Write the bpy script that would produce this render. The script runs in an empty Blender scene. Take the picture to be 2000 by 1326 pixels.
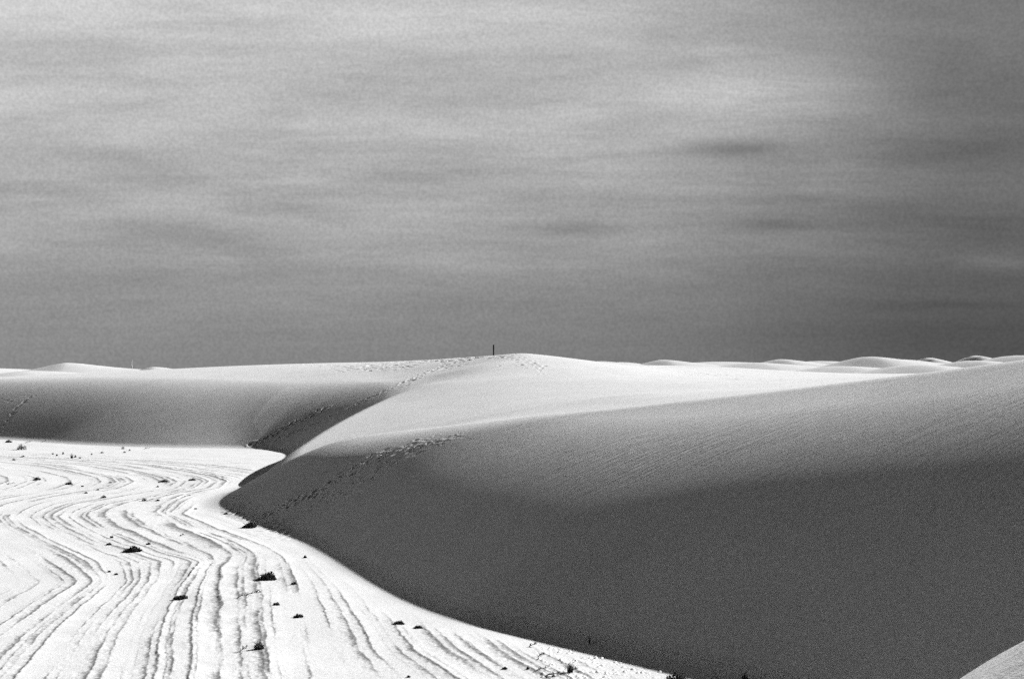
import bpy, bmesh, math, random
import numpy as np
from mathutils import Vector, Matrix

# ------------------------------------------------------------------ scene
scene = bpy.context.scene
COL = scene.collection
random.seed(7)
RNG = np.random.default_rng(11)

H_CAM = 6.0
F_PX = 2778.0                       # 50 mm lens on a 36 mm wide frame, 2000 px wide
PITCH = math.atan(49.0 / F_PX)      # horizon sits a little below the middle

SUN_AZ = math.radians(50.0)         # from +Y towards +X
SUN_EL = math.radians(25.0)


def ray(px, py):
    dx, dy, dz = (px - 1000.0), F_PX, (663.0 - py)
    c, s = math.cos(PITCH), math.sin(PITCH)
    y = dy * c - dz * s
    z = dy * s + dz * c
    return dx / y, z / y            # x and z gained per metre of y


def P(px, py, Y):
    a, b = ray(px, py)
    return (a * Y, Y, H_CAM + b * Y)


def G(px, py, z=0.0):
    a, b = ray(px, py)
    Y = (z - H_CAM) / b
    return (a * Y, Y)


# ------------------------------------------------------------------ numeric helpers
def sstep(a, b, x):
    t = np.clip((x - a) / (b - a), 0, 1)
    return t * t * (3 - 2 * t)


def smin(a, b, k):
    h = np.maximum(k - np.abs(a - b), 0) / k
    return np.minimum(a, b) - h * h * k * 0.25


def smax(a, b, k):
    return -smin(-a, -b, k)


def hash2(ix, iy, seed):
    n = (ix.astype(np.int64) * 374761393 + iy.astype(np.int64) * 668265263 + seed * 1442695041) & 0xFFFFFFFF
    n = ((n ^ (n >> 13)) * 1274126177) & 0xFFFFFFFF
    n = n ^ (n >> 16)
    return (n & 0xFFFFFF).astype(np.float64) / float(0xFFFFFF)


def vnoise(x, y, seed=0):
    x0 = np.floor(x); y0 = np.floor(y)
    fx = x - x0; fy = y - y0
    fx = fx * fx * fx * (fx * (fx * 6 - 15) + 10); fy = fy * fy * fy * (fy * (fy * 6 - 15) + 10)
    ix = x0.astype(np.int64); iy = y0.astype(np.int64)
    a = hash2(ix, iy, seed); b = hash2(ix + 1, iy, seed)
    c = hash2(ix, iy + 1, seed); d = hash2(ix + 1, iy + 1, seed)
    return (a + (b - a) * fx) * (1 - fy) + (c + (d - c) * fx) * fy - 0.5


def fbm(x, y, seed=0, octv=3):
    s = np.zeros_like(x); a = 1.0
    for i in range(octv):
        s = s + a * vnoise(x * 2 ** i + 17.3 * i, y * 2 ** i - 9.1 * i, seed + i)
        a *= 0.5
    return s


def catmull(pts, n):
    pts = np.asarray(pts, float)
    out = []
    for i in range(len(pts) - 1):
        p0 = pts[max(i - 1, 0)]; p1 = pts[i]; p2 = pts[i + 1]; p3 = pts[min(i + 2, len(pts) - 1)]
        for t in np.linspace(0, 1, n, endpoint=False):
            out.append(0.5 * ((2 * p1) + (-p0 + p2) * t + (2 * p0 - 5 * p1 + 4 * p2 - p3) * t * t
                              + (-p0 + 3 * p1 - 3 * p2 + p3) * t ** 3))
    out.append(pts[-1])
    return np.array(out)


# ------------------------------------------------------------------ dune body: foot line + slip profile + top
# x, y, slope low, roll start, roll end, slope high
TOE = [
    (60, 9, .66, 2, 14, .38), (30, 14, .66, 2, 14, .38), (16, 18.3, .64, 2, 14, .36), (9.8, 22.0, .60, 1.8, 13, .33),
    (7.0, 24.1, .565, 1.6, 12, .28), (5.3, 25.9, .55, 1.6, 11.5, .25), (2.9, 28.7, .545, 1.6, 11, .24),
    (0.2, 31.9, .54, 1.6, 10.5, .23), (-1.84, 34.2, .54, 1.6, 10, .22), (-4.3, 39.9, .535, 1.6, 9.5, .21),
    (-7.9, 50, .53, 1.0, 8.8, .22), (-9.9, 54.1, .53, 1, 8.4, .26), (-12.3, 59.5, .54, 1, 8, .34),
    (-13.2, 63.4, .62, 2, 8, .3), (-13.3, 67, .74, 4, 9, .3), (-13.3, 72, .94, 6, 14, .4), (-13.4, 78, .96, 7, 15, .4),
    (-13.6, 84, .86, 6, 14, .35), (-14.1, 89.5, .70, 4, 11, .2), (-14.8, 94.7, .58, 2.0, 10, .15),
    (-16.2, 98.5, .51, 1.5, 11, .12), (-19, 101.5, .45, 1.5, 12, .10), (-25.8, 103, .42, 1.5, 14, .08),
    (-33, 107, .45, 1.5, 14, .08), (-41, 114, .475, 1.5, 14, .08), (-60, 128, .46, 1.5, 14, .08),
    (-100, 150, .44, 1.5, 14, .08), (-220, 200, .44, 1.5, 14, .08)]
TOEC = catmull(TOE, 5)
TX, TY = TOEC[:, 0], TOEC[:, 1]
POLY = np.vstack([TOEC[:, :2], [(-220, 9000), (9000, 9000), (9000, -40), (60, -40)]])


def inside(x, y):
    r = np.zeros(x.shape, bool)
    n = len(POLY)
    for i in range(n):
        x1, y1 = POLY[i]; x2, y2 = POLY[(i + 1) % n]
        if y1 == y2:
            continue
        c = ((y1 > y) != (y2 > y))
        if c.any():
            xx = x1 + (y - y1) * (x2 - x1) / (y2 - y1)
            r ^= c & (x < xx)
    return r


def toe_dist(x, y):
    """softened signed distance to the foot line (positive on the dune) and its blended slope parameters"""
    x = np.asarray(x, float); y = np.asarray(y, float)
    best = np.full(x.shape, 1e12)
    tot = np.full(x.shape, 1e-30)
    prm = [np.zeros(x.shape) for _ in range(4)]
    for i in range(len(TOEC) - 1):
        ax, ay = TOEC[i, :2]; bx, by = TOEC[i + 1, :2]
        ln = math.hypot(bx - ax, by - ay)
        tx, ty = (bx - ax) / ln, (by - ay) / ln
        s = (x - ax) * tx + (y - ay) * ty
        h2 = ((x - ax) * ty - (y - ay) * tx) ** 2 + 1e-6
        h = np.sqrt(h2)
        sa = -s; sb = ln - s
        e = np.maximum(np.maximum(s - ln, -s), 0)
        best = np.minimum(best, h2 + e * e)
        w = sb / (2 * h2 * (sb * sb + h2)) - sa / (2 * h2 * (sa * sa + h2)) + (np.arctan(sb / h) - np.arctan(sa / h)) / (2 * h2 * h)
        w = np.maximum(w, 0)
        tot += w
        mid = (TOEC[i, 2:] + TOEC[i + 1, 2:]) / 2
        for k in range(4):
            prm[k] += w * mid[k]
    for k in range(4):
        prm[k] = np.clip(prm[k] / tot, [.3, 1.0, 6.0, .05][k], [.95, 8.0, 20.0, .4][k])
    soft = (tot / (math.pi / 2)) ** (-1 / 3.0)
    hard = np.sqrt(best)
    soft = np.where(hard < .05, hard, np.minimum(soft, hard * 1.05))
    ins = inside(x, y)
    return np.where(ins, soft, -hard), prm


def slip(d, prm):
    """slip face: steepest at the foot, a long even slope, then easing off towards the brink"""
    s0, d1, d2, s1 = prm
    d = np.maximum(d - .3, 0)
    w = d2 - d1
    t = np.clip((d - d1) / w, 0, 1)
    over = np.maximum(d - d2, 0)
    return (s0 * np.minimum(d, d1) + w * (s1 * t + (s0 - s1) * (t - t ** 2.95 / 2.95))
            + s1 * over)


def march_slip(px, py):
    """where the sight line through a crest pixel meets the slip face"""
    a, b = ray(px, py)
    Y = np.arange(26.0, 110.0, 0.05)
    d, prm = toe_dist(a * Y, Y)
    s = slip(np.maximum(d, 0), prm)
    z = H_CAM + b * Y
    k = np.argmax((d > 0) & (s >= z))
    return (a * Y[k], Y[k], z[k])


CREST = [(640, 852), (720, 842), (800, 833), (900, 823), (1000, 814), (1100, 806), (1200, 796), (1300, 785), (1400, 774),
         (1500, 763), (1600, 750), (1700, 738), (1800, 726), (1900, 713), (2000, 700), (2150, 682)]
CTRL = [march_slip(*c) for c in CREST]
CREST3 = list(CTRL)
for (px, py), (cx, cy, cz) in zip(CREST, CREST3):
    k = cy / math.hypot(cx, cy)
    if px > 1050:                                  # the top falls away behind the brink
        for dY, drop in ((3.0, .12), (7.0, .22)):
            q = P(px, py, cy + dY); CTRL.append((q[0], q[1], q[2] - drop * min(1, (px - 1000) / 300.0)))
    g = np.array([toe_dist(np.array([cx + a]), np.array([cy + b]))[0][0] for a, b in ((.2, 0), (-.2, 0), (0, .2), (0, -.2))])
    n = np.array([g[0] - g[1], g[2] - g[3]]); n /= np.linalg.norm(n)
    CTRL.append((cx - 4.5 * n[0], cy - 4.5 * n[1], cz + .35))
# sharp flank line of the nose
for px, Y in [(500, 66), (566, 71), (640, 77), (700, 83), (760, 90), (820, 98), (880, 107)]:
    CTRL.append(P(px, 965 - .557 * (px - 440), Y))
# bright top between the crest and the summit, and the summit
for c in [
          (990, 688.5, 116), (960, 691, 117), (930, 693, 117), (1040, 692.5, 117), (1085, 702, 120),
          (1130, 708, 124), (1200, 712, 135),
          (1200, 772, 70), (1200, 740, 95), (1300, 772, 66), (1300, 738, 100), (1400, 762, 72), (1400, 735, 110), (1300, 716, 140),
          (1400, 716, 150), (1500, 757, 74), (1500, 735, 115), (1500, 722, 150), (1600, 742, 95), (1600, 728, 140), (1700, 736, 100),
          (1750, 735, 140), (1850, 735, 110), (1900, 728, 140), (2000, 722, 110), (2000, 722, 150),
          # left dune top
          (880, 696, 118), (820, 699, 122), (760, 703, 126), (700, 706, 131), (600, 707.5, 137), (500, 710, 142), (420, 714, 145),
          (350, 718, 147), (270, 722, 150), (200, 727, 153), (100, 732, 157), (0, 739, 160), (-150, 745, 168),
          (880, 712, 150), (700, 722, 165), (500, 726, 178), (300, 735, 180), (100, 742, 190), (1000, 712, 150)]:
    CTRL.append(P(*c))
CTRL += [P(*c) for c in [(800, 751, 103), (800, 738, 107.5), (760, 767, 99.5), (760, 752, 104), (845, 734, 106), (845, 724, 110), (880, 717, 110.5), (800, 724, 112), (760, 733, 111)]]
CTRL += [(-15, 108, 5.6), (-22, 113, 6.0), (-32, 120, 6.0), (-46, 130, 5.6)]
CTRL = np.array(CTRL)


def rbf_fit(c, lam=3e-4):
    n = len(c)
    X = c[:, :2] / 50.0
    r = np.linalg.norm(X[:, None] - X[None], axis=2)
    K = r * r * np.log(r + 1e-9) + lam * np.eye(n)
    A = np.hstack([np.ones((n, 1)), X])
    M = np.block([[K, A], [A.T, np.zeros((3, 3))]])
    return X, np.linalg.solve(M, np.concatenate([c[:, 2], np.zeros(3)]))


RBX, RBW = rbf_fit(CTRL)


def top_surface(x, y):
    xs = np.clip(x, -95, 45) / 50.0; ys = np.clip(y, 24, 200) / 50.0
    v = RBW[-3] + RBW[-2] * xs + RBW[-1] * ys
    for (cx, cy), w in zip(RBX, RBW[:-3]):
        r2 = (xs - cx) ** 2 + (ys - cy) ** 2 + 1e-12
        v += w * 0.5 * r2 * np.log(r2)
    return v


# far dunes: px of the top, py of the top, distance, half width px
FAR = [(130, 708.5, 330, 64), (-60, 718, 420, 130), (300, 716.5, 250, 60), (60, 724, 260, 120), (1170, 705.5, 380, 60),
       (1215, 707, 460, 40), (1295, 702.5, 430, 50), (1400, 706.5, 520, 120), (1470, 708, 330, 90), (1525, 701.5, 420, 50), (1600, 705, 470, 90),
       (1655, 704, 520, 30), (1697, 696.5, 300, 72), (1760, 702, 340, 60), (1812, 698.5, 430, 32), (1905, 694.5, 330, 40),
       (1990, 694, 260, 95), (2100, 692, 260, 90), (1640, 715, 240, 120), (1790, 712, 215, 110), (2050, 704, 190, 100), (1900, 704, 230, 90),
       (-300, 706, 380, 90), (-600, 700, 420, 120), (2400, 700, 400, 120), (2800, 695, 420, 140), (700, 712, 600, 100), (900, 711, 700, 120), (500, 713, 500, 90)]


def far_field(x, y):
    rr = np.hypot(x, y)
    z = 3.1 - .0048 * np.clip(rr - 230, 0, 9000) * sstep(900, 450, 1000 + F_PX * x / np.maximum(y, 1)) * (y > 0) + 1.4 * fbm(x / 60.0, y / 90.0, 51, 2) * sstep(160, 320, rr)
    z += 1.6 * np.abs(vnoise(x / 140.0 + 3, y / 190.0, 61)) * sstep(500, 900, rr)
    for px, py, Y, hw in FAR:
        X0, _, zt = P(px, py, Y)
        w = 1.25 * hw / F_PX * Y
        u = (x - X0) / w
        v = (y - Y) / (w * 1.6)
        m = (np.abs(u) < 4) & (np.abs(v) < 4)
        if not m.any():
            continue
        uu = u[m] + 0.35 * np.sin(v[m] * 1.3)
        zb = max(2.8, min(4.4, zt - 2.6))
        pr = np.where(uu < 0, np.exp(-(np.abs(uu) * 1.1) ** 1.6), 1 / (1 + (np.abs(uu) * .66) ** 1.7))     # lee flank on the left is steeper
        z[m] = smax(z[m], zb + (zt - zb) * pr * np.exp(-v[m] ** 2) - 1.2 * (1 - np.exp(-v[m] ** 2)) - .8 * sstep(2.2, 4, np.abs(u[m])), 0.35)
    return z


def near_mound(x, y):
    """the dune the photographer stands on"""
    e = (x - 4.44) * .385 - (y - 14.0) * .923 + .06 * np.sin(x * 1.3)
    top = 3.06 + .41 * (np.minimum(x, 14) - 4.44) - .06 * (np.maximum(y, -10) - 14.0)
    b = smin(top, top + .6 * e, .3)
    b = smax(b, 0 * b, .5)
    return np.where(e < -14, 0.0, b)


def macro(x, y):
    x = np.asarray(x, float); y = np.asarray(y, float)
    d = np.full(x.shape, -200.0)
    prm = [np.full(x.shape, v) for v in (.6, 4., 12., .2)]
    m = (y > -10) & (np.hypot(x, y) < 330)
    dd, pp = toe_dist(x[m], y[m])
    d[m] = dd
    for k in range(4):
        prm[k][m] = pp[k]
    m2 = (~m) & inside(x, y)
    d[m2] = 200
    wob = 0.10 * fbm(x / 2.3, y / 2.3, 5, 2)
    S = slip(np.maximum(d, 0), prm) - 0.53 * np.maximum(.3 - d, 0)
    T = np.zeros(x.shape)
    mt = d > -3
    T[mt] = top_surface(x[mt], y[mt])
    T[mt] += 0.04 * fbm(x[mt] / 14.0, y[mt] / 14.0, 8, 2)
    pxa = 1000 + F_PX * x / np.maximum(y, 5)
    k = 0.22 + 1.2 * (1 - sstep(700, 1150, pxa)) * (1 - .85 * sstep(66, 75, y) * (1 - sstep(108, 116, y)))
    z = smin(S, T, k)
    base = near_mound(x, y)
    kt = 0.26 + 0.3 * np.exp(-((x + 13) ** 2 + (y - 62) ** 2) / 60.0)
    z = smax(z, base, kt)
    z = np.where(d < -3, base, z)
    rr = np.hypot(x, y)
    wf = np.where(d > 0, sstep(150, 205, rr + 0 * x), 0.0)
    behind = sstep(0, 1, (5 - y) / 30.0) * sstep(40, 120, rr)
    wf = np.maximum(wf, behind)
    wf = np.maximum(wf, sstep(230, 320, rr))
    mf = wf > 0
    if mf.any():
        ff = far_field(x[mf], y[mf])
        z[mf] = z[mf] * (1 - wf[mf]) + ff * wf[mf]
    return z, d


# ------------------------------------------------------------------ eroded layers on the white flat
def guide(pts):
    p = np.array(pts, float)
    Y = np.arange(10.0, 240.0, 0.25)
    xs = np.interp(Y, p[:, 0], p[:, 1])
    lo = Y < p[0, 0]; hi = Y > p[-1, 0]
    xs[lo] = p[0, 1] + (Y[lo] - p[0, 0]) * (p[1, 1] - p[0, 1]) / (p[1, 0] - p[0, 0])
    xs[hi] = p[-1, 1] + (Y[hi] - p[-1, 0]) * (p[-1, 1] - p[-2, 1]) / (p[-1, 0] - p[-2, 0])
    ker = np.hanning(7); ker /= ker.sum()
    xs = np.convolve(np.pad(xs, 3, mode='edge'), ker, 'valid')
    return Y, xs


def gpx(lst):
    r = []
    for px, py in lst:
        x, Y = G(px, py)
        r.append((Y, x))
    return r


UP = [(65, -16.3), (69, -15.4), (73, -15.8), (76, -17.0), (80, -19.6), (85, -23.2), (90, -28.5), (95, -37), (100, -48), (110, -75)]
L_E = gpx([(890, 1326), (808, 1272), (767, 1217), (715, 1153), (655, 1110)]) + [(46, -6.4), (52, -9.4), (57, -12.0), (62, -12.6)] + [(a, b + 3.4) for a, b in UP]
L_C = gpx([(608, 1326), (583, 1205), (573, 1140), (556, 1090), (520, 1068)]) + [(52, -10.8), (57, -13.2), (62, -13.7)] + [(a, b + 2.3) for a, b in UP]
L_B = gpx([(430, 1326), (425, 1212), (431, 1111), (451, 1083), (420, 1062), (350, 1031), (304, 1000), (318, 985)]) + [(a, b + 1.2) for a, b in UP]
L_R = gpx([(300, 1326), (310, 1250), (325, 1200), (350, 1150), (392, 1098), (330, 1080), (270, 1060), (200, 1030), (168, 1010), (175, 1000), (215, 985)]) + UP
L_A = gpx([(-95, 1326), (0, 1242), (75, 1190), (152, 1137), (120, 1112), (85, 1087), (40, 1062)]) + [(53, -19.4), (56, -20.8), (61, -21.8)] + [(a, b - 5.2) for a, b in UP]
GUIDES = [(2.2, [(a, b + 2.1) for a, b in L_E]), (0.0, L_E), (-2.2, L_C), (-4.0, L_B), (-5.3, L_R), (-9.5, L_A),
          (-14.5, [(a, b - 5.0) for a, b in L_A]), (-60, [(a, b - 50.0) for a, b in L_A])]
GY = None; GX = []
for ph, pts in GUIDES:
    GY, xs = guide(pts); GX.append(xs)
GX = np.array(GX)[::-1]                          # left to right
GP = np.array([g[0] for g in GUIDES])[::-1]
for i in range(1, len(GX)):
    GX[i] = np.maximum(GX[i], GX[i - 1] + 0.35)


def strata_phi(x, y):
    fi = np.clip((y - GY[0]) / 0.25, 0, len(GY) - 1.001)
    i0 = fi.astype(int); f = fi - i0
    phi = np.full(x.shape, GP[0])
    prev = GX[0][i0] * (1 - f) + GX[0][i0 + 1] * f
    for k in range(len(GP) - 1):
        nxt = GX[k + 1][i0] * (1 - f) + GX[k + 1][i0 + 1] * f
        t = np.clip((x - prev) / (nxt - prev), 0, 1)
        phi += (GP[k + 1] - GP[k]) * t
        prev = nxt
    phi += np.maximum(x - prev, 0)
    return phi


LEDGES = []
_r = random.Random(5)
p = -42.0
while p < 7.0:
    LEDGES.append((p, _r.choice([.007, .010, .013, .017, .022]), _r.randint(0, 9999)))
    p += _r.choice([.2, .34, .5, .7, .95] if p < -4.5 else [.2, .3, .42, .55])
for q, hh in [(-5.3, .045), (-4.62, .036), (-4.0, .040), (-3.55, .022), (-2.2, .028), (-3.0, .02), (-6.4, .02), (-7.3, .022), (-8.2, .03), (-9.5, .035),
              (-1.1, .014), (0, .020), (.7, .012), (1.3, .016), (2.1, .018), (2.7, .012)]:
    LEDGES.append((q, hh, int(abs(q) * 971) + 3))


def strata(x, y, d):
    """height of the little ledges and how much dark crusty sand and painted shade lies along them"""
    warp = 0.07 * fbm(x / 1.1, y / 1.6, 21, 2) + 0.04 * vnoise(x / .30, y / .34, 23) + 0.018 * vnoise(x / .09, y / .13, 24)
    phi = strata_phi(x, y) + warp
    h = np.zeros(x.shape); crust_shade = np.zeros(x.shape)
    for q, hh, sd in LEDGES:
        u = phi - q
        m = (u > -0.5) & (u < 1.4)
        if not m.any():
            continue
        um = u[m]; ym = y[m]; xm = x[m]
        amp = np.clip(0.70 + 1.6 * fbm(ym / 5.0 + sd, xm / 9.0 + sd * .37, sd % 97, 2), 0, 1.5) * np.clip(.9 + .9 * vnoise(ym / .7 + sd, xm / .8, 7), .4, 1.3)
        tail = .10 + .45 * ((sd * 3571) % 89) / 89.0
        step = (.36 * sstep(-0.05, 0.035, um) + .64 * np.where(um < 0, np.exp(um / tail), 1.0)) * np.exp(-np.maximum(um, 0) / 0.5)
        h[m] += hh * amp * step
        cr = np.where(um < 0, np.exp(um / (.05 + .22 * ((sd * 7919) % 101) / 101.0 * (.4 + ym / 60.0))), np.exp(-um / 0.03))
        crust_shade[m] = np.maximum(crust_shade[m], cr * np.clip(amp * (.40 + hh / .022), 0, 1))
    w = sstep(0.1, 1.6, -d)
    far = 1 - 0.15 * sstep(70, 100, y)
    rough = crust_shade * w * (0.022 * vnoise(x / .12, y / .16, 31) + 0.018 * vnoise(x / .06, y / .09, 33))
    return (h * .95 + rough) * w * far, crust_shade * w * far


# ------------------------------------------------------------------ the terrain sheet (finest where it is seen)
def geo(a, b, step):
    n = max(2, int(math.log(b / a) / step))
    return np.exp(np.linspace(math.log(a), math.log(b), n, endpoint=False))


QUICK = False
qs = 2.0 if QUICK else 1.0
RAD = np.concatenate([geo(.35, 16, .06), geo(16, 25, .008), geo(25, 58, .0024 * qs), geo(58, 102, .0020 * qs), geo(102, 135, .0012 * qs), geo(135, 620, .0065 * qs),
                      geo(620, 9000, .05), [9000.0]])
ANG = np.radians(np.concatenate([np.linspace(-180, -24, 110, endpoint=False), np.linspace(-24, 24, int(1240 / qs), endpoint=False),
                                 np.linspace(24, 180, 110)]))
NR, NA = len(RAD), len(ANG)
R2, A2 = np.meshgrid(RAD, ANG, indexing='ij')
X2 = (R2 * np.sin(A2)).ravel(); Y2 = (R2 * np.cos(A2)).ravel()
Z, D = macro(X2, Y2)
ms = (D < 0.2) & (Y2 > 22) & (Y2 < 150) & (np.abs(np.arctan2(X2, Y2)) < math.radians(26))
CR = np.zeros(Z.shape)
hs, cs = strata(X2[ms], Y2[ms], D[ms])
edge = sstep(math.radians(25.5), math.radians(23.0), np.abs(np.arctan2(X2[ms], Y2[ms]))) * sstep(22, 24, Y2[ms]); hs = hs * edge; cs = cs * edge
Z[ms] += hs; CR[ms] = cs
# low unevenness of the flat, soft ripples on the wind-blown slopes
mflat = (D < 0) & (R2.ravel() < 300)
Z[mflat] += 0.03 * fbm(X2[mflat] / 3.0, Y2[mflat] / 3.0, 41, 3) * sstep(0, 3, -D[mflat])
RIP = np.zeros(Z.shape)
Z = Z.reshape(NR, NA); D2 = D.reshape(NR, NA)

def hit(px, py):
    """where the sight line through a pixel meets the sheet"""
    a, b = ray(px, py)
    th = math.atan2(a, 1.0)
    j = int(np.argmin(np.abs(ANG - th)))
    yy = RAD * math.cos(th)
    over = (Z[:, j] >= H_CAM + b * yy) & (RAD > 12)
    k = int(np.argmax(over)) if over.any() else int(np.argmax(np.where((RAD > 30) & (RAD < 150), (Z[:, j] - H_CAM) / yy, -9)))
    z1 = Z[k, j] - (H_CAM + b * yy[k]); z0 = Z[k - 1, j] - (H_CAM + b * yy[k - 1])
    t = z0 / (z0 - z1) if z0 != z1 else 0
    y = yy[k - 1] + (yy[k] - yy[k - 1]) * t
    return a * y, y, float(H_CAM + b * y)

# footprints: (trail px polyline, side spread in px, count)
TRAILS = [([(905, 848), (850, 858), (790, 872), (740, 890), (700, 912), (660, 935), (610, 962), (560, 985), (520, 1010)], 9, 90, .85),
          ([(820, 872), (760, 905), (700, 938), (620, 980)], 12, 40, .6),
          ([(490, 868), (530, 850), (565, 832), (600, 815), (640, 795)], 5, 36, .9),
          ([(540, 858), (600, 832), (660, 808), (720, 780), (780, 752), (840, 728)], 4, 46, .7),
          ([(780, 752), (830, 730), (870, 717), (905, 708)], 5, 60, 1.0),
          ([(700, 712), (760, 708), (820, 704), (880, 701), (940, 697)], 5, 260, 1.1),
          ([(560, 713), (640, 713), (720, 716), (800, 714)], 3, 70, .8),
          ([(640, 720), (740, 722), (820, 714)], 5, 40, .7),
          ([(960, 697), (1010, 703), (1050, 712), (1060, 725)], 12, 80, .7),
          ([(1330, 725), (1400, 733), (1480, 745), (1560, 750), (1600, 744)], 7, 120, .9),
          ([(8, 835), (30, 800), (50, 782), (66, 768)], 4, 22, .22),
          ([(0, 782), (30, 775), (60, 770)], 4, 8, .2)]


def press_print(cx, cy, ang, depth, L, W, rim=.28):
    rr = math.hypot(cx, cy); th = math.atan2(cx, cy)
    i0 = np.searchsorted(RAD, rr - 2.2 * L); i1 = np.searchsorted(RAD, rr + 2.2 * L)
    j0 = np.searchsorted(ANG, th - 2.2 * L / rr); j1 = np.searchsorted(ANG, th + 2.2 * L / rr)
    if i1 <= i0 or j1 <= j0:
        return
    xx = RAD[i0:i1, None] * np.sin(ANG[None, j0:j1]) - cx
    yy = RAD[i0:i1, None] * np.cos(ANG[None, j0:j1]) - cy
    u = (xx * math.cos(ang) + yy * math.sin(ang)) / L
    v = (-xx * math.sin(ang) + yy * math.cos(ang)) / W
    r = np.sqrt(u * u + v * v)
    Z[i0:i1, j0:j1] += depth * (-np.exp(-(r / .8) ** 4) + rim * np.exp(-((r - 1.25) / .35) ** 2))


for poly, spread, cnt, strength in TRAILS:
    pl = catmull(poly, 8)
    seg = np.concatenate([[0], np.cumsum(np.linalg.norm(np.diff(pl, axis=0), axis=1))])
    for i in range(cnt):
        s = (i + random.uniform(-.4, .4)) / cnt * seg[-1]
        px = np.interp(s, seg, pl[:, 0]) + random.gauss(0, spread * .5)
        py = np.interp(s, seg, pl[:, 1]) + random.gauss(0, spread * .5)
        try:
            x, y, z = hit(px, py)
        except Exception:
            continue
        if y > 170 or y < 21 or (px > 1250 and y < 60):
            continue
        sc = random.uniform(.7, 1.3)
        x2, y2, _ = hit(np.interp(s + 4, seg, pl[:, 0]), np.interp(s + 4, seg, pl[:, 1]))
        x1, y1, _ = hit(np.interp(s - 4, seg, pl[:, 0]), np.interp(s - 4, seg, pl[:, 1]))
        aim = math.atan2(y2 - y1, x2 - x1) + random.gauss(0, .35)
        press_print(x, y, aim, (.10 if y > 112 else .05 if y > 90 else .034 * np.interp(px, [520, 700, 780, 880], [1.5, 1.4, .9, .5])) * strength * random.uniform(.5, 1.2), (.27 if y > 90 else .22) * sc, (.17 if y > 90 else .10) * sc, .1 if y > 112 else .4)

# rough broken sand where the wind scours the tip of the nose
for i in range(150):
    px = random.uniform(435, 560)
    py = 998 + (px - 440) * .40 + random.gauss(0, 9)
    x, y, z = hit(px, py)
    press_print(x, y, random.uniform(-.3, .9), random.uniform(-.03, .03), random.uniform(.12, .3), random.uniform(.06, .12))
# crumbs beside the tuft at the bottom edge
for i in range(260):
    px = random.uniform(1050, 1290) ; py = random.uniform(1255, 1326)
    x, y, z = hit(px, py)
    if D2[np.searchsorted(RAD, math.hypot(x, y)), np.searchsorted(ANG, math.atan2(x, y))] > -.4: continue
    press_print(x, y, random.uniform(0, 3), -random.uniform(.012, .035), random.uniform(.03, .07), random.uniform(.02, .04))

# ------------------------------------------------------------------ materials (all grey: black and white photograph)
def new_mat(name):
    m = bpy.data.materials.new(name); m.use_nodes = True
    nt = m.node_tree
    return m, nt, nt.nodes, nt.links, nt.nodes['Principled BSDF']


SAND = 0.46


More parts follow.
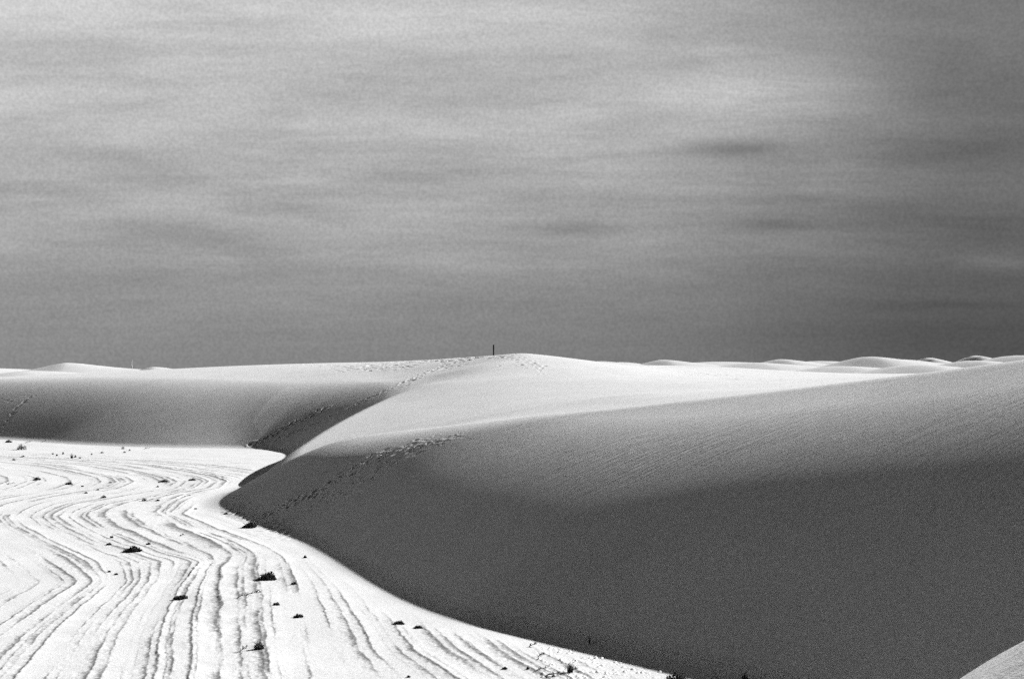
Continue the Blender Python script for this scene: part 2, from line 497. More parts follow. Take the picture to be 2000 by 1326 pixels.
def sand_material(name):
    m, nt, N, L, bs = new_mat(name)
    bs.inputs['Roughness'].default_value = 1.0
    bs.inputs['Specular IOR Level'].default_value = 0.0
    geo_ = N.new('ShaderNodeNewGeometry')
    def noise(scale, detail=2, rough=.5, vec=None):
        n = N.new('ShaderNodeTexNoise'); n.inputs['Scale'].default_value = scale
        n.inputs['Detail'].default_value = detail; n.inputs['Roughness'].default_value = rough
        L.new(vec if vec else geo_.outputs['Position'], n.inputs['Vector'])
        return n
    def math_(op, a, b=None, clamp=False):
        n = N.new('ShaderNodeMath'); n.operation = op; n.use_clamp = clamp
        for i, v in enumerate((a, b)):
            if v is None: continue
            if isinstance(v, (int, float)): n.inputs[i].default_value = v
            else: L.new(v, n.inputs[i])
        return n.outputs[0]
    broad = noise(.35, 3)
    fine = noise(26, 3, .7)
    grit = noise(9, 2, .6)
    v = math_('MULTIPLY_ADD', broad.outputs['Fac'], .10); N[-1].inputs[2].default_value = SAND - .05
    f = math_('SUBTRACT', fine.outputs['Fac'], .5)
    v = math_('ADD', v, math_('MULTIPLY', f, .30))
    g = math_('SUBTRACT', grit.outputs['Fac'], .5)
    v = math_('ADD', v, math_('MULTIPLY', g, .16))
    # dark damp crusty specks, with shade painted in on the left of the ledges
    at = N.new('ShaderNodeAttribute'); at.attribute_name = 'crust_shade'
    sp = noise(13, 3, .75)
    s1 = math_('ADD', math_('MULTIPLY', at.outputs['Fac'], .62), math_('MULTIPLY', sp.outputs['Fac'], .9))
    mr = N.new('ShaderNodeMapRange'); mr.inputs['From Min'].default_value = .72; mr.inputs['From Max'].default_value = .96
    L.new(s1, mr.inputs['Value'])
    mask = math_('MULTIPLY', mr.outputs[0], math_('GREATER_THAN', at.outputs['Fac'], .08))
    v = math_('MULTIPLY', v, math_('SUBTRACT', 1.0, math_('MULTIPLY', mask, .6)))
    comb = N.new('ShaderNodeCombineColor')
    for i in range(3): L.new(v, comb.inputs[i])
    L.new(comb.outputs[0], bs.inputs['Base Color'])
    # relief: grain, plus the slanting streaks of sliding sand where the slopes carry them
    mp = N.new('ShaderNodeMapping'); mp.vector_type = 'TEXTURE'; mp.inputs['Rotation'].default_value = (0, 0, math.radians(STREAK)); mp.inputs['Scale'].default_value = (1.6, .17, .6)
    L.new(geo_.outputs['Position'], mp.inputs['Vector'])
    st = noise(1.0, 3, .6, mp.outputs[0])
    ar = N.new('ShaderNodeAttribute'); ar.attribute_name = 'ripple'
    b1 = N.new('ShaderNodeBump'); b1.inputs['Distance'].default_value = .03
    L.new(math_('MULTIPLY', ar.outputs['Fac'], 1.35), b1.inputs['Strength']); L.new(st.outputs['Fac'], b1.inputs['Height'])
    b2 = N.new('ShaderNodeBump'); b2.inputs['Distance'].default_value = .02; b2.inputs['Strength'].default_value = .4
    L.new(fine.outputs['Fac'], b2.inputs['Height']); L.new(b1.outputs[0], b2.inputs['Normal'])
    L.new(b2.outputs[0], bs.inputs['Normal'])
    return m


STREAK = 25.0
M_SAND = sand_material('gypsum_sand')


def plain(name, val, rough=.9, var=.3, scale=20):
    m, nt, N, L, bs = new_mat(name)
    bs.inputs['Roughness'].default_value = rough
    bs.inputs['Specular IOR Level'].default_value = .15
    n = N.new('ShaderNodeTexNoise'); n.inputs['Scale'].default_value = scale
    tc = N.new('ShaderNodeTexCoord'); L.new(tc.outputs['Object'], n.inputs['Vector'])
    r = N.new('ShaderNodeMapRange'); r.inputs['To Min'].default_value = val * (1 - var); r.inputs['To Max'].default_value = val * (1 + var)
    L.new(n.outputs['Fac'], r.inputs['Value'])
    c = N.new('ShaderNodeCombineColor')
    for i in range(3): L.new(r.outputs[0], c.inputs[i])
    L.new(c.outputs[0], bs.inputs['Base Color'])
    return m


M_LEAF = plain('shrub_leaf', .075)
M_STEM = plain('dry_stem', .06)
M_PALE = plain('grass_blade', .10)
M_POST = plain('dark_post_paint', .02, .6)
M_WHITE = plain('white_post_paint', .75, .6, .05)

# ------------------------------------------------------------------ link the terrain as pieces that meet edge to edge
X = X2.reshape(NR, NA); Y = Y2.reshape(NR, NA)
CO = np.stack([X, Y, Z], -1)
RIPm = np.zeros((NR, NA))
pxa = 1000 + F_PX * X / np.maximum(Y, 3)
RIPm = sstep(2.5, 6.0, D2) * (1 - sstep(11, 15, D2)) * sstep(700, 1150, pxa) * (Y < 80) * np.clip(.75 + 1.3 * fbm(X / 4.5, Y / 3.0, 77, 2), .1, 1.3)
RIPm += .5 * sstep(3, 8, D2) * (1 - sstep(18, 24, D2)) * sstep(480, 560, pxa) * (1 - sstep(800, 900, pxa)) * (Y > 88)
RIPm += .10 * sstep(.5, 6, D2)
RIPm += .8 * (near_mound(X, Y) > .3) * (Y < 22)
# normals of the whole sheet, so that the pieces shade as one
du = np.empty_like(CO); dv = np.empty_like(CO)
du[1:-1] = CO[2:] - CO[:-2]; du[0] = CO[1] - CO[0]; du[-1] = CO[-1] - CO[-2]
dv[:, 1:-1] = CO[:, 2:] - CO[:, :-2]; dv[:, 0] = CO[:, 1] - CO[:, -2]; dv[:, -1] = dv[:, 0]
NRM = np.cross(dv, du); NRM /= np.linalg.norm(NRM, axis=-1, keepdims=True) + 1e-12
NRM[NRM[..., 2] < 0] *= -1

ci = (np.arange(NR - 1)[:, None] * NA + np.arange(NA - 1)[None]).ravel()
QUADS = np.stack([ci, ci + 1, ci + NA + 1, ci + NA], -1)      # counter-clockwise from above
fc = CO.reshape(-1, 3)[QUADS].mean(1)
fd = D.ravel()[QUADS].mean(1)
frr = np.hypot(fc[:, 0], fc[:, 1])
split_x = np.interp(fc[:, 1], [60, 88, 100, 107, 116, 150, 220], [-13.3, -13.0, -8.4, -4.5, -1.0, 2.0, 4.0])
reg = np.zeros(len(QUADS), int)                                        # 0 flat
reg[(fd > 0)] = 1
reg[(fd > 0) & (fc[:, 0] < split_x) & (fc[:, 1] > 64)] = 2
reg[(frr > 205)] = 3
nm = near_mound(fc[:, 0], fc[:, 1])
reg[((fc[:, 1] < 30) & (nm > .12) & (fc[:, 2] < nm + .25)) & (reg < 3)] = 4


def terrain(name, faces, label, cat):
    used, inv = np.unique(faces, return_inverse=True)
    inv = inv.reshape(faces.shape)
    me = bpy.data.meshes.new(name)
    me.vertices.add(len(used)); me.vertices.foreach_set('co', CO.reshape(-1, 3)[used].astype(np.float32).ravel())
    me.loops.add(inv.size); me.loops.foreach_set('vertex_index', inv.ravel().astype(np.int32))
    me.polygons.add(len(inv)); me.polygons.foreach_set('loop_start', np.arange(0, inv.size, 4, dtype=np.int32))
    me.update(calc_edges=True)
    me.polygons.foreach_set('use_smooth', np.ones(len(inv), bool))
    for nm_, arr in (('crust_shade', CR), ('ripple', RIPm)):
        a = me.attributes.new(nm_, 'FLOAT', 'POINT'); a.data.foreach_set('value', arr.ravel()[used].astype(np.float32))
    me.normals_split_custom_set_from_vertices(NRM.reshape(-1, 3)[used])
    me.materials.append(M_SAND)
    o = bpy.data.objects.new(name, me); COL.objects.link(o)
    o['kind'] = 'structure'; o['label'] = label; o['category'] = cat
    return o


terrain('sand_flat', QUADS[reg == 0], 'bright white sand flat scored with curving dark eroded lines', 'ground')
terrain('dune', QUADS[reg == 1], 'big white dune with the dark shaded slip face on the right', 'dune')
terrain('dune', QUADS[reg == 2], 'grey shaded dune behind the white flat on the left', 'dune')
terrain('distant_dunes', QUADS[reg == 3], 'low white dunes along the horizon', 'dunes')
terrain('dune', QUADS[reg == 4], 'near lit sand slope in the lower right corner', 'dune')

exec_after = None
# ------------------------------------------------------------------ plants and markers
def ground_z(x, y):
    rr = math.hypot(x, y); th = math.atan2(x, y)
    i = min(max(np.searchsorted(RAD, rr) - 1, 0), NR - 2); j = min(max(np.searchsorted(ANG, th) - 1, 0), NA - 2)
    fi = (rr - RAD[i]) / (RAD[i + 1] - RAD[i]); fj = (th - ANG[j]) / (ANG[j + 1] - ANG[j])
    return float((Z[i, j] * (1 - fj) + Z[i, j + 1] * fj) * (1 - fi) + (Z[i + 1, j] * (1 - fj) + Z[i + 1, j + 1] * fj) * fi)


class MB:
    def __init__(s): s.v = []; s.f = []
    def leaf(s, c, d, up, l, w):
        c = Vector(c); d = Vector(d).normalized(); t = d.cross(Vector(up))
        if t.length < 1e-4: t = d.cross(Vector((1, 0, .3)))
        t.normalize(); k = len(s.v)
        s.v += [c, c + d * l * .5 + t * w, c + d * l, c + d * l * .5 - t * w]
        s.f.append((k, k + 1, k + 2, k + 3))
    def tube(s, pts, r0, r1, n=5):
        pts = [Vector(p) for p in pts]; k0 = len(s.v)
        for i, p in enumerate(pts):
            d = (pts[min(i + 1, len(pts) - 1)] - pts[max(i - 1, 0)]).normalized()
            a = d.cross(Vector((.3, .2, 1))) if abs(d.z) < .95 else d.cross(Vector((1, 0, 0)))
            a.normalize(); b = d.cross(a); r = r0 + (r1 - r0) * i / (len(pts) - 1)
            for q in range(n):
                t = 2 * math.pi * q / n; s.v.append(p + (a * math.cos(t) + b * math.sin(t)) * r)
        for i in range(len(pts) - 1):
            for q in range(n):
                a0 = k0 + i * n + q; a1 = k0 + i * n + (q + 1) % n
                s.f.append((a0, a1, a1 + n, a0 + n))
        s.f.append(tuple(k0 + q for q in range(n))[::-1]); s.f.append(tuple(k0 + (len(pts) - 1) * n + q for q in range(n)))
    def box(s, c, sx, sy, sz):
        k = len(s.v); c = Vector(c)
        for dz in (-.5, .5):
            for dx, dy in ((-.5, -.5), (.5, -.5), (.5, .5), (-.5, .5)): s.v.append(c + Vector((dx * sx, dy * sy, dz * sz)))
        s.f += [(k + 3, k + 2, k + 1, k), (k + 4, k + 5, k + 6, k + 7)] + [(k + i, k + (i + 1) % 4, k + 4 + (i + 1) % 4, k + 4 + i) for i in range(4)]
    def build(s, name, mat, parent=None):
        me = bpy.data.meshes.new(name); me.from_pydata([tuple(v) for v in s.v], [], s.f); me.materials.append(mat); me.update()
        o = bpy.data.objects.new(name, me); COL.objects.link(o)
        if parent: o.parent = parent
        return o


def root_at(name, x, y, z, label, cat, group=None):
    o = bpy.data.objects.new(name, None); o.empty_display_size = .1; COL.objects.link(o)
    o.location = (x, y, z); o['label'] = label; o['category'] = cat
    if group: o['group'] = group
    return o


def place(px, py):
    x, y, _ = hit(px, py)
    return x, y, ground_z(x, y)


G_SHRUB = 'small dark shrubs scattered over the white flat'


def bush(px, py, wpx, hpx, label, lean=0.0, drop=0.0, name='desert_shrub', cat='shrub', n=None, group=G_SHRUB):
    """low dense shrub: woody stems fanning from the root and a ragged crown of small leaves; drop bends the two ends down"""
    x, y, z = place(px, py)
    s = y / F_PX; w = wpx * s * .98; h = hpx * s * 1.2
    r = random.Random(int(px * 31 + py))
    o = root_at(name, x, y, z - .01, label, cat, group)
    stems = MB(); leaves = MB()
    for i in range(max(5, min(14, int(wpx * .5)))):
        a = r.uniform(0, 6.283); rad = r.uniform(.2, .5)
        end = (math.cos(a) * w * rad, math.sin(a) * w * rad * .7, h * r.uniform(.45, .9))
        stems.tube([(0, 0, -.02), (end[0] * .45, end[1] * .45, end[2] * .65), end], .006 + w * .012, .003, 4)
    n = n or int(min(900, 160 + wpx * 22))
    ll = max(.03, min(.07, w * .13))
    for i in range(n):
        while True:
            u, v, q = r.uniform(-1, 1), r.uniform(-1, 1), r.uniform(0, 1)
            if u * u + v * v + q * q < 1: break
        lump = .75 + .35 * math.sin(u * 5 + px) * math.cos(v * 4 + py)
        cx = u * w * .5 + lean * q * w; cy = v * w * .4
        cz = q * h * lump * .9 - drop * h * u * u
        cz = max(cz, 0.0)
        d = Vector((u + r.uniform(-.6, .6), v + r.uniform(-.6, .6), .5 + q + r.uniform(-.4, .6)))
        leaves.leaf((cx, cy, cz), d, (r.uniform(-1, 1), r.uniform(-1, 1), r.uniform(-1, 1)), ll * r.uniform(.6, 1.2), ll * r.uniform(.16, .3))
    stems.build('stems', M_STEM, o); leaves.build('foliage', M_LEAF, o)
    return o


def sprig(px, py, wpx, hpx, label, name='dry_sprig', cat='sprig', group=G_SHRUB):
    """a bent twig lying over the sand with a few short side shoots"""
    x, y, z = place(px, py)
    s = y / F_PX; w = wpx * s; h = hpx * s
    r = random.Random(int(px * 17 + py))
    o = root_at(name, x, y, z - .008, label, cat, group)
    st = MB(); lv = MB()
    main = []
    for i in range(7):
        t = i / 6 - .5
        main.append((t * w, r.uniform(-.05, .05) * w + t * w * .2, h * (.25 + .6 * (t + .5)) * (1 - .5 * abs(t))))
    main[0] = (-w * .5, -w * .1, -.01)
    st.tube(main, .009 + w * .012, .004, 5)
    for i in range(9):
        b = Vector(main[r.randint(1, 6)])
        e = b + Vector((r.uniform(-.1, .25) * w, r.uniform(-.15, .15) * w, r.uniform(.2, .7) * h))
        st.tube([b, (b + e) / 2 + Vector((0, 0, .06 * h)), e], .005 + w * .006, .0025, 4)
        for q in range(5):
            c = b.lerp(e, r.uniform(.3, 1))
            lv.leaf(c, (r.uniform(-1, 1), r.uniform(-1, 1), r.uniform(0, 1)), (0, 0, 1), max(.025, w * .08), max(.008, w * .02))
    st.build('stem', M_STEM, o); lv.build('leaves', M_LEAF, o)
    return o


def tuft(px, py, wpx, hpx, label, name='grass_tuft', cat='grass tuft', blades=70, mat=None, thick=1.0, group='grass tufts along the dune foot', core=True):
    x, y, z = place(px, py)
    s = y / F_PX; w = wpx * s; h = hpx * s
    r = random.Random(int(px * 13 + py))
    o = root_at(name, x, y, z - .01, label, cat, group)
    b = MB()
    for i in range(blades):
        a = r.uniform(0, 6.283); sp = r.uniform(.0, .55); hh = h * r.uniform(.5, 1.05) * (1 - .4 * sp)
        ex, ey = math.cos(a) * w * sp, math.sin(a) * w * sp
        b.tube([(ex * .08, ey * .08, -.01), (ex * .4, ey * .4, hh * .65), (ex, ey, hh)], .0035 * thick + s * .12, .0015 * thick, 3)
    b.build('blades', mat or M_PALE, o)
    if core:
        c = MB()
        for i in range(90):
            a = r.uniform(0, 6.283); q = r.uniform(0, 1)
            c.leaf((math.cos(a) * w * .13 * q, math.sin(a) * w * .13 * q, r.uniform(0, .25) * h), (math.cos(a), math.sin(a), 1.2), (r.random(), r.random(), .3), .08 * h + .03, .012 + .01 * h)
        c.build('crown_base', M_LEAF, o)
    return o


# --- the larger plants, near to far
bush(1322, 1342, 52, 27, 'round black bush cut by the bottom edge near the foot of the dark dune', n=900)
bush(521, 1131, 34, 14, 'largest arched black shrub on the lined flat, its right end drooping', drop=.25, lean=.1)
bush(506, 1267, 20, 15, 'upright dark shrub nearest the bottom on the lined flat, long thin shadow to its left')
bush(486, 1030, 26, 12, 'black shrub leaning into the shaded tip of the dark dune', lean=.35)
bush(779, 1218, 22, 6, 'flat dark shrub beside a dark line, left of the pair near the dune foot', drop=.2)
bush(817, 1226, 18, 5, 'flat thin dark shrub, right of the pair near the dune foot', drop=.2)
bush(352, 1169, 26, 7, 'low loose dark shrub between two curving lines in the lower left', lean=.2)
bush(582, 1205, 18, 7, 'dark shrub sitting on the end of a thin line, below the two smaller ones', lean=.2)
bush(574, 1141, 12, 5, 'small dark cushion shrub right of the large arched shrub')
bush(540, 1181, 12, 5, 'small dark cushion shrub below the large arched shrub')
bush(257, 1077, 34, 9, 'long arched spiky shrub on the broad dark band at left', drop=.2, lean=.2)
bush(42, 878, 19, 11, 'round black bush at the far left of the flat by the grey dune', n=420)
sprig(495, 1162, 32, 10, 'long bent twig with short shoots lying across the dark lines under the arched shrub')
sprig(471, 1167, 16, 8, 'short bristly twig left of the long bent twig')
sprig(475, 1271, 14, 9, 'faint thin twig at the left end of the lowest shrub\'s shadow')
sprig(1040, 1262, 16, 8, 'small dark twig by the dune foot at the top of a crumbling dark line')
sprig(1056, 1281, 12, 6, 'small dark twig halfway down the crumbling line by the dune foot')
sprig(1056, 1308, 18, 6, 'dark twig at the lower bend of the crumbling line')
sprig(1082, 1317, 34, 6, 'long dry stalk lying on the sand left of the spiky grass tuft')
tuft(1114, 1313, 30, 22, 'spiky grass tuft with a black base in full sun near the bottom edge', blades=90)
tuft(1151, 1256, 26, 18, 'thin leaning grass tuft in the shade just above the dune foot', blades=16, core=False)
tuft(1455, 1328, 30, 20, 'dark grass tuft in the shade at the bottom edge, right of the looped stem', blades=45)

# looped stem at the bottom edge
x, y, z = place(1395, 1332)
s = y / F_PX
o = root_at('looped_stem', x, y, z, 'black bare stem bent into a loop at the bottom edge by the dune foot', 'stem')
m = MB(); m.tube([(math.cos(t) * 8 * s * (1 + .15 * math.sin(t)), .03 * math.cos(t), -.03 + 15 * s * math.sin(t)) for t in np.linspace(0.05, 3.05, 16)], .011, .009, 6)
m.build('stem', M_STEM, o)
for t in (.7, 1.2, 1.9, 2.5):
    m = MB(); c = (math.cos(t) * 8 * s, .03 * math.cos(t), -.03 + 15 * s * math.sin(t)); m.tube([c, (c[0] + math.cos(t) * .022, c[1] + .004, c[2] + math.sin(t) * .022)], .005, .001, 4)
    m.build('thorn', M_STEM, o)

# --- middle distance
MID = [(212, 1064, 11, 4, .2, 'small dark shrub on a thin line left of the long arched spiky shrub'),
       (289, 1063, 8, 4, .2, 'small dark shrub at the edge of the broad band, right above the spiky shrub'),
       (218, 1050, 6, 4, 0, 'dark speck of a shrub on the upper edge of the broad dark band'),
       (213, 1117, 5, 3, 0, 'left one of two tiny shrubs beside the bare kink in the lines'),
       (226, 1122, 7, 3, .2, 'right one of two tiny shrubs beside the bare kink in the lines'),
       (596, 1089, 5, 5, 0, 'tiny lone shrub on smooth sand close to the edge of the big shadow'),
       (441, 1004, 9, 4, 0, 'small clump in the broken sand left of the dune tip'),
       (282, 978, 10, 6, 0, 'dark angular shrub at the upper end of a long white band'),
       (307, 978, 8, 3, .2, 'small flat shrub just right of the dark angular shrub'),
       (201, 972, 11, 5, .3, 'slanting dark shrub alone on the smooth white band at left'),
       (168, 963, 7, 3, 0, 'small dark shrub left above the slanting one on the white band'),
       (191, 957, 5, 2.5, 0, 'tiny flat shrub above the slanting one on the white band'),
       (215, 943, 6, 3, 0, 'tiny shrub inside a pale hairpin line'),
       (161, 950, 5, 2.5, 0, 'tiny shrub right of the arched black shrub at the hairpin'),
       (134, 946, 15, 5, .1, 'arched black shrub at the end of a speckled hairpin line'),
       (72, 937, 15, 6, .1, 'arched dark shrub in the left hairpin lines'),
       (318, 941, 16, 4, .2, 'long flat shrub left of its twin in the right hairpin lines'),
       (375, 938, 15, 4, .1, 'long flat shrub nearest the dune tip in the right hairpin lines'),
       (308, 951, 5, 3, 0, 'tiny shrub just below the left of the two long flat shrubs'),
       (382, 994, 5, 2, 0, 'tiny flat speck of a shrub on bare sand left of the dune tip'),
       (986, 1306, 8, 4, 0, 'tiny triangular shrub on bare sand near the bottom centre'),
       (798, 1322, 5, 3, 0, 'tiny shrub at the bottom edge between two crumbling lines'),
       (1031, 1306, 3, 4, 0, 'tiny upright speck left of the crumbling line by the dune foot')]
for px, py, w, h, lean, lab in MID:
    bush(px, py, w, h, lab, lean=lean, drop=.25 if w > 12 else 0)
for px, py, w, h, lab in [(20, 946, 15, 4, 'dark twig below the far hairpin lines at the left edge'),
                          (365, 970, 13, 4, 'thin pale twig on smooth sand left of the dune tip'),
                          (354, 1046, 7, 3, 'tiny twig among the fine lines right of the broad band'),
                          (55, 865, 12, 4, 'thin twig at the foot of the grey dune, right of the round black bush'),
                          (85, 863, 8, 3, 'short twig at the grey dune foot, rightmost of the twigs by the round bush'),
                          (287, 877, 11, 4, 'slanting twig on the far flat close below the grey dune')]:
    sprig(px, py, w, h, lab)
# --- far edge of the flat
FARP = [(17, 864, 13, 5, 'loose dark shrub at the far left foot of the grey dune, above the round bush'),
        (45, 892, 7, 3, 'small dark shrub right below the round black bush'),
        (27, 899, 7, 4, 'small dark shrub left below the round black bush'),
        (199, 885, 6, 4, 'small dark shrub alone in the middle of the far flat'),
        (240, 877, 7, 6, 'tallest small shrub of the three at the right end of the far flat'),
        (253, 880, 4, 3, 'right one of three small shrubs at the right end of the far flat'),
        (243, 884, 5, 3, 'lowest of three small shrubs at the right end of the far flat')]
for px, py, w, h, lab in FARP:
    bush(px, py, w, h, lab)
tuft(140, 895, 13, 11, 'grey grass tuft with tall blades in the middle of the far row', blades=60, group='grass tufts along the dune foot')
for px, py, w, h in [(103, 887, 4, 3), (111, 890, 4, 4), (123, 887, 4, 5), (147, 893, 4, 5), (156, 895, 4, 3), (179, 888, 3, 3)]:
    bush(px, py, w, h, 'tiny dark shrub in the far row beside the grey grass tuft', group='tiny shrubs in the far row')

# --- trail markers
def brow(px):
    """a spot on the nearest skyline in a given direction"""
    th = math.atan2(ray(px, 700)[0], 1.0); j = int(np.argmin(np.abs(ANG - th)))
    yy = RAD * math.cos(th)
    k = int(np.argmax(np.where((RAD > 30) & (RAD < 155), (Z[:, j] - H_CAM) / yy, -9)))
    y = yy[k] - .8
    return ray(px, 700)[0] * y, y, ground_z(ray(px, 700)[0] * y, y)


x, y, z = brow(964)
s = y / F_PX
o = root_at('marker_post', x, y, z, 'dark upright trail post on top of the white dune', 'post')
ph = 20.5 * s
m = MB(); m.box((0, 0, ph / 2 - .15), .115, .05, ph + .3)
b = m.build('post', M_POST, o)
bv = b.modifiers.new('bevel', 'BEVEL'); bv.width = .008; bv.segments = 2
m = MB(); m.box((0, 0, ph + .012), .135, .07, .022); m.build('cap', M_POST, o)
m = MB(); m.box((0, -.029, ph * .8), .07, .006, .16); m.build('marker_plate', M_POST, o)
x, y, z = brow(258)
s = y / F_PX
o = root_at('marker_stake', x, y, z, 'thin white stake against the sky above the left grey dune', 'stake')
m = MB(); m.tube([(0, 0, -.2), (0.005, 0, 9 * s), (0, 0, 19 * s)], .022, .02, 8); m.build('stake', M_WHITE, o)

# ------------------------------------------------------------------ light
sun = bpy.data.lights.new('sun', 'SUN'); sun.energy = 4.8; sun.angle = math.radians(.55); sun.color = (1, 1, 1)
so = bpy.data.objects.new('sun', sun); COL.objects.link(so)
sd = Vector((math.sin(SUN_AZ) * math.cos(SUN_EL), math.cos(SUN_AZ) * math.cos(SUN_EL), math.sin(SUN_EL)))
so.rotation_euler = sd.to_track_quat('Z', 'Y').to_euler(); so.location = (40, 30, 60)

w = bpy.data.worlds.new('World'); scene.world = w; w.use_nodes = True
nt = w.node_tree; N = nt.nodes; L = nt.links; N.clear()
out = N.new('ShaderNodeOutputWorld'); bg = N.new('ShaderNodeBackground'); L.new(bg.outputs[0], out.inputs[0])
tc = N.new('ShaderNodeTexCoord'); sp = N.new('ShaderNodeSeparateXYZ'); L.new(tc.outputs['Generated'], sp.inputs[0])
dx, dy, dz = sp.outputs


def M(op, a, b=None, c=None, clamp=False):
    n = N.new('ShaderNodeMath'); n.operation = op; n.use_clamp = clamp
    for i, v in enumerate((a, b, c)):
        if v is None: continue
        if isinstance(v, (int, float)): n.inputs[i].default_value = v
        else: L.new(v, n.inputs[i])
    return n.outputs[0]


def ramp(v, pts):
    n = N.new('ShaderNodeFloatCurve'); c = n.mapping.curves[0]
    lo, hi = pts[0][0], pts[-1][0]
    top = max(p[1] for p in pts)
    c.points[0].location = (0.0, pts[0][1] / top); c.points[1].location = (1.0, pts[-1][1] / top)
    for a, b in pts[1:-1]:
        c.points.new((a - lo) / (hi - lo), b / top)
    for q in c.points: q.handle_type = 'AUTO_CLAMPED'
    n.mapping.update()
    L.new(M('DIVIDE', M('SUBTRACT', v, lo), hi - lo, clamp=True), n.inputs['Value'])
    return M('MAXIMUM', M('MULTIPLY', n.outputs[0], top), 0.0)


sky = N.new('ShaderNodeTexSky'); sky.sky_type = 'NISHITA'; sky.sun_disc = False
sky.sun_elevation = SUN_EL; sky.sun_rotation = SUN_AZ; sky.air_density = 1; sky.dust_density = .6
bw = N.new('ShaderNodeRGBToBW'); L.new(sky.outputs[0], bw.inputs[0])
# cloud sheet seen in perspective: coordinates on a level layer high above
zc = M('ADD', M('MAXIMUM', dz, 0), .085)
cx = M('DIVIDE', dx, zc); cy = M('DIVIDE', dy, zc)
cv = N.new('ShaderNodeCombineXYZ'); L.new(M('MULTIPLY', cx, .85), cv.inputs[0]); L.new(cy, cv.inputs[1])
n1 = N.new('ShaderNodeTexNoise'); n1.inputs['Scale'].default_value = 1.5; n1.inputs['Detail'].default_value = 8; n1.inputs['Roughness'].default_value = .58; n1.inputs['Distortion'].default_value = .35
cvo = N.new('ShaderNodeVectorMath'); cvo.operation = 'ADD'; cvo.inputs[1].default_value = (21.4, 5.7, 1.3); L.new(cv.outputs[0], cvo.inputs[0]); L.new(cvo.outputs[0], n1.inputs['Vector'])
n2 = N.new('ShaderNodeTexNoise'); n2.inputs['Scale'].default_value = .42; n2.inputs['Detail'].default_value = 2
cv2 = N.new('ShaderNodeVectorMath'); cv2.operation = 'ADD'; cv2.inputs[1].default_value = (3.1, 12.7, 4.4); L.new(cv.outputs[0], cv2.inputs[0]); L.new(cv2.outputs[0], n2.inputs['Vector'])
cl = M('ADD', M('MULTIPLY', M('SUBTRACT', n1.outputs['Fac'], .5), .95), M('MULTIPLY', M('SUBTRACT', n2.outputs['Fac'], .5), .5))
cl = M('MULTIPLY', cl, ramp(dz, [(0, .12), (.05, .5), (.12, 1), (.3, 1)]))
cv3 = N.new('ShaderNodeCombineXYZ'); L.new(M('MULTIPLY', cx, 1.1), cv3.inputs[0]); L.new(M('MULTIPLY', cy, 2.6), cv3.inputs[1]); cv3.inputs[2].default_value = 8.8
n3 = N.new('ShaderNodeTexNoise'); n3.inputs['Scale'].default_value = 2.2; n3.inputs['Detail'].default_value = 5; n3.inputs['Roughness'].default_value = .62; n3.inputs['Distortion'].default_value = .6
L.new(cv3.outputs[0], n3.inputs['Vector'])
cl = M('ADD', cl, M('MULTIPLY', M('SUBTRACT', n3.outputs['Fac'], .5), M('MULTIPLY', M('MULTIPLY', n2.outputs['Fac'], .8), ramp(dz, [(0, .1), (.06, .4), (.14, 1), (.3, 1)]))))
# single banks and wisps: direction (px, py of the photograph's frame), half sizes, strength
yy_ = M('MAXIMUM', dy, .05)
uu_ = M('ADD', M('DIVIDE', dx, yy_), M('MULTIPLY', M('SUBTRACT', n1.outputs['Fac'], .5), .07))
vv_ = M('ADD', M('DIVIDE', dz, yy_), M('MULTIPLY', M('SUBTRACT', n2.outputs['Fac'], .5), .03))
for px, py, hw, hh, st in [(1540, 165, 190, 75, .55), (1440, 285, 110, 18, -.40), (1110, 447, 80, 12, -.22), (1480, 435, 90, 12, -.2), (1720, 410, 130, 22, -.2),
                           (1830, 595, 190, 12, -.22), (1960, 515, 70, 16, .45), (1700, 350, 160, 25, .2), (700, 250, 300, 30, .12), (300, 60, 380, 60, .12),
                           (380, 460, 260, 24, -.16), (1000, 25, 300, 40, .12), (1250, 330, 190, 45, .15), (560, 130, 200, 26, .08), (1800, 655, 420, 36, -.16), (1180, 380, 330, 16, -.1), (120, 300, 260, 22, -.12)]:
    g = M('ADD', M('POWER', M('DIVIDE', M('SUBTRACT', uu_, (px - 1000) / F_PX), hw / F_PX), 2), M('POWER', M('DIVIDE', M('SUBTRACT', vv_, (712 - py) / F_PX), hh / F_PX), 2))
    g = M('MULTIPLY', M('EXPONENT', M('MULTIPLY', g, -1.0)), st)
    cl = M('ADD', cl, M('MULTIPLY', g, M('ADD', M('MULTIPLY', n3.outputs['Fac'], 1.6), .2)))
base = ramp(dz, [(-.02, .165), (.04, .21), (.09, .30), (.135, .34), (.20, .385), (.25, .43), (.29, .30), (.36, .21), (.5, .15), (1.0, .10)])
side = ramp(dx, [(-1, 2.2), (-.34, 1.2), (0, 1.0), (.12, .83), (.2, .6), (.34, .355), (1, .3)])
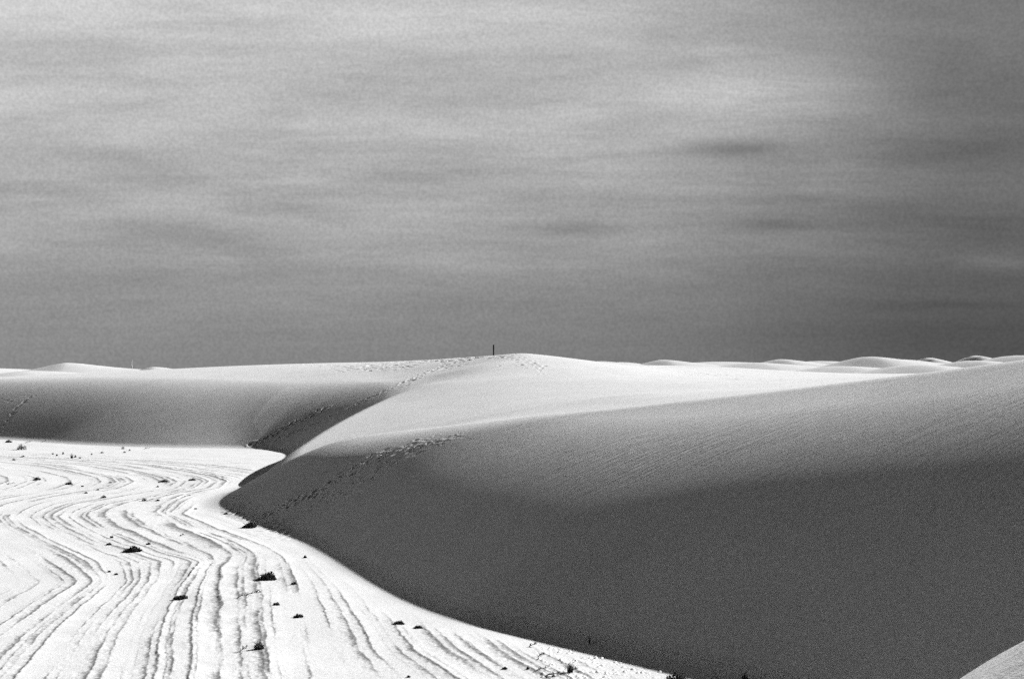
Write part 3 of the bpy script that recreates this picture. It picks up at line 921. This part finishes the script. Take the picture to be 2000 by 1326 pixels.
val = M('MULTIPLY', M('MULTIPLY', base, side), M('ADD', 1.0, cl))
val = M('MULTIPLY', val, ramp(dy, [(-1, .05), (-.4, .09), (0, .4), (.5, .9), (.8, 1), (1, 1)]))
# fill glow added low on the left, out of view, for the shaded dune faces
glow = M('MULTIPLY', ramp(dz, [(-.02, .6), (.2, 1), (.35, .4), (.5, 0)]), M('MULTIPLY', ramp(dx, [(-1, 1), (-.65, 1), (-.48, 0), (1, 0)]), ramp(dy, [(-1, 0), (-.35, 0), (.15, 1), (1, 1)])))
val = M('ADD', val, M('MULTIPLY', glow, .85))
# clear air behind the cloud sheet
val = M('ADD', M('MULTIPLY', val, .92), M('MULTIPLY', M('MINIMUM', bw.outputs[0], 4.0), .004))
val = M('MAXIMUM', val, .004)
grain = N.new('ShaderNodeTexNoise'); grain.inputs['Scale'].default_value = 480; grain.inputs['Detail'].default_value = 1
L.new(tc.outputs['Generated'], grain.inputs['Vector'])
val = M('MULTIPLY', val, M('ADD', 1.0, M('MULTIPLY', M('SUBTRACT', grain.outputs['Fac'], .5), .42)))
cc = N.new('ShaderNodeCombineColor')
val = M('MULTIPLY', val, 4.2)
for i in range(3): L.new(val, cc.inputs[i])
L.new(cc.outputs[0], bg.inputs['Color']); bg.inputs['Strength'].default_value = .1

# ------------------------------------------------------------------ camera and picture
cam = bpy.data.cameras.new('camera'); cam.lens = 50; cam.sensor_width = 36; cam.clip_end = 20000; cam.clip_start = .1
co = bpy.data.objects.new('camera', cam); COL.objects.link(co)
co.location = (0, 0, H_CAM); co.rotation_euler = (math.pi / 2 + PITCH, 0, 0)
scene.camera = co
scene.view_settings.view_transform = 'Standard'; scene.view_settings.look = 'None'
scene.view_settings.gamma = 1; scene.view_settings.use_curve_mapping = False
scene.view_settings.exposure = 1.5
scene.render.engine = 'CYCLES'
scene.cycles.use_denoising = False
scene.cycles.use_adaptive_sampling = True; scene.cycles.adaptive_threshold = .10; scene.cycles.adaptive_min_samples = 24
scene.cycles.max_bounces = 5; scene.cycles.diffuse_bounces = 3
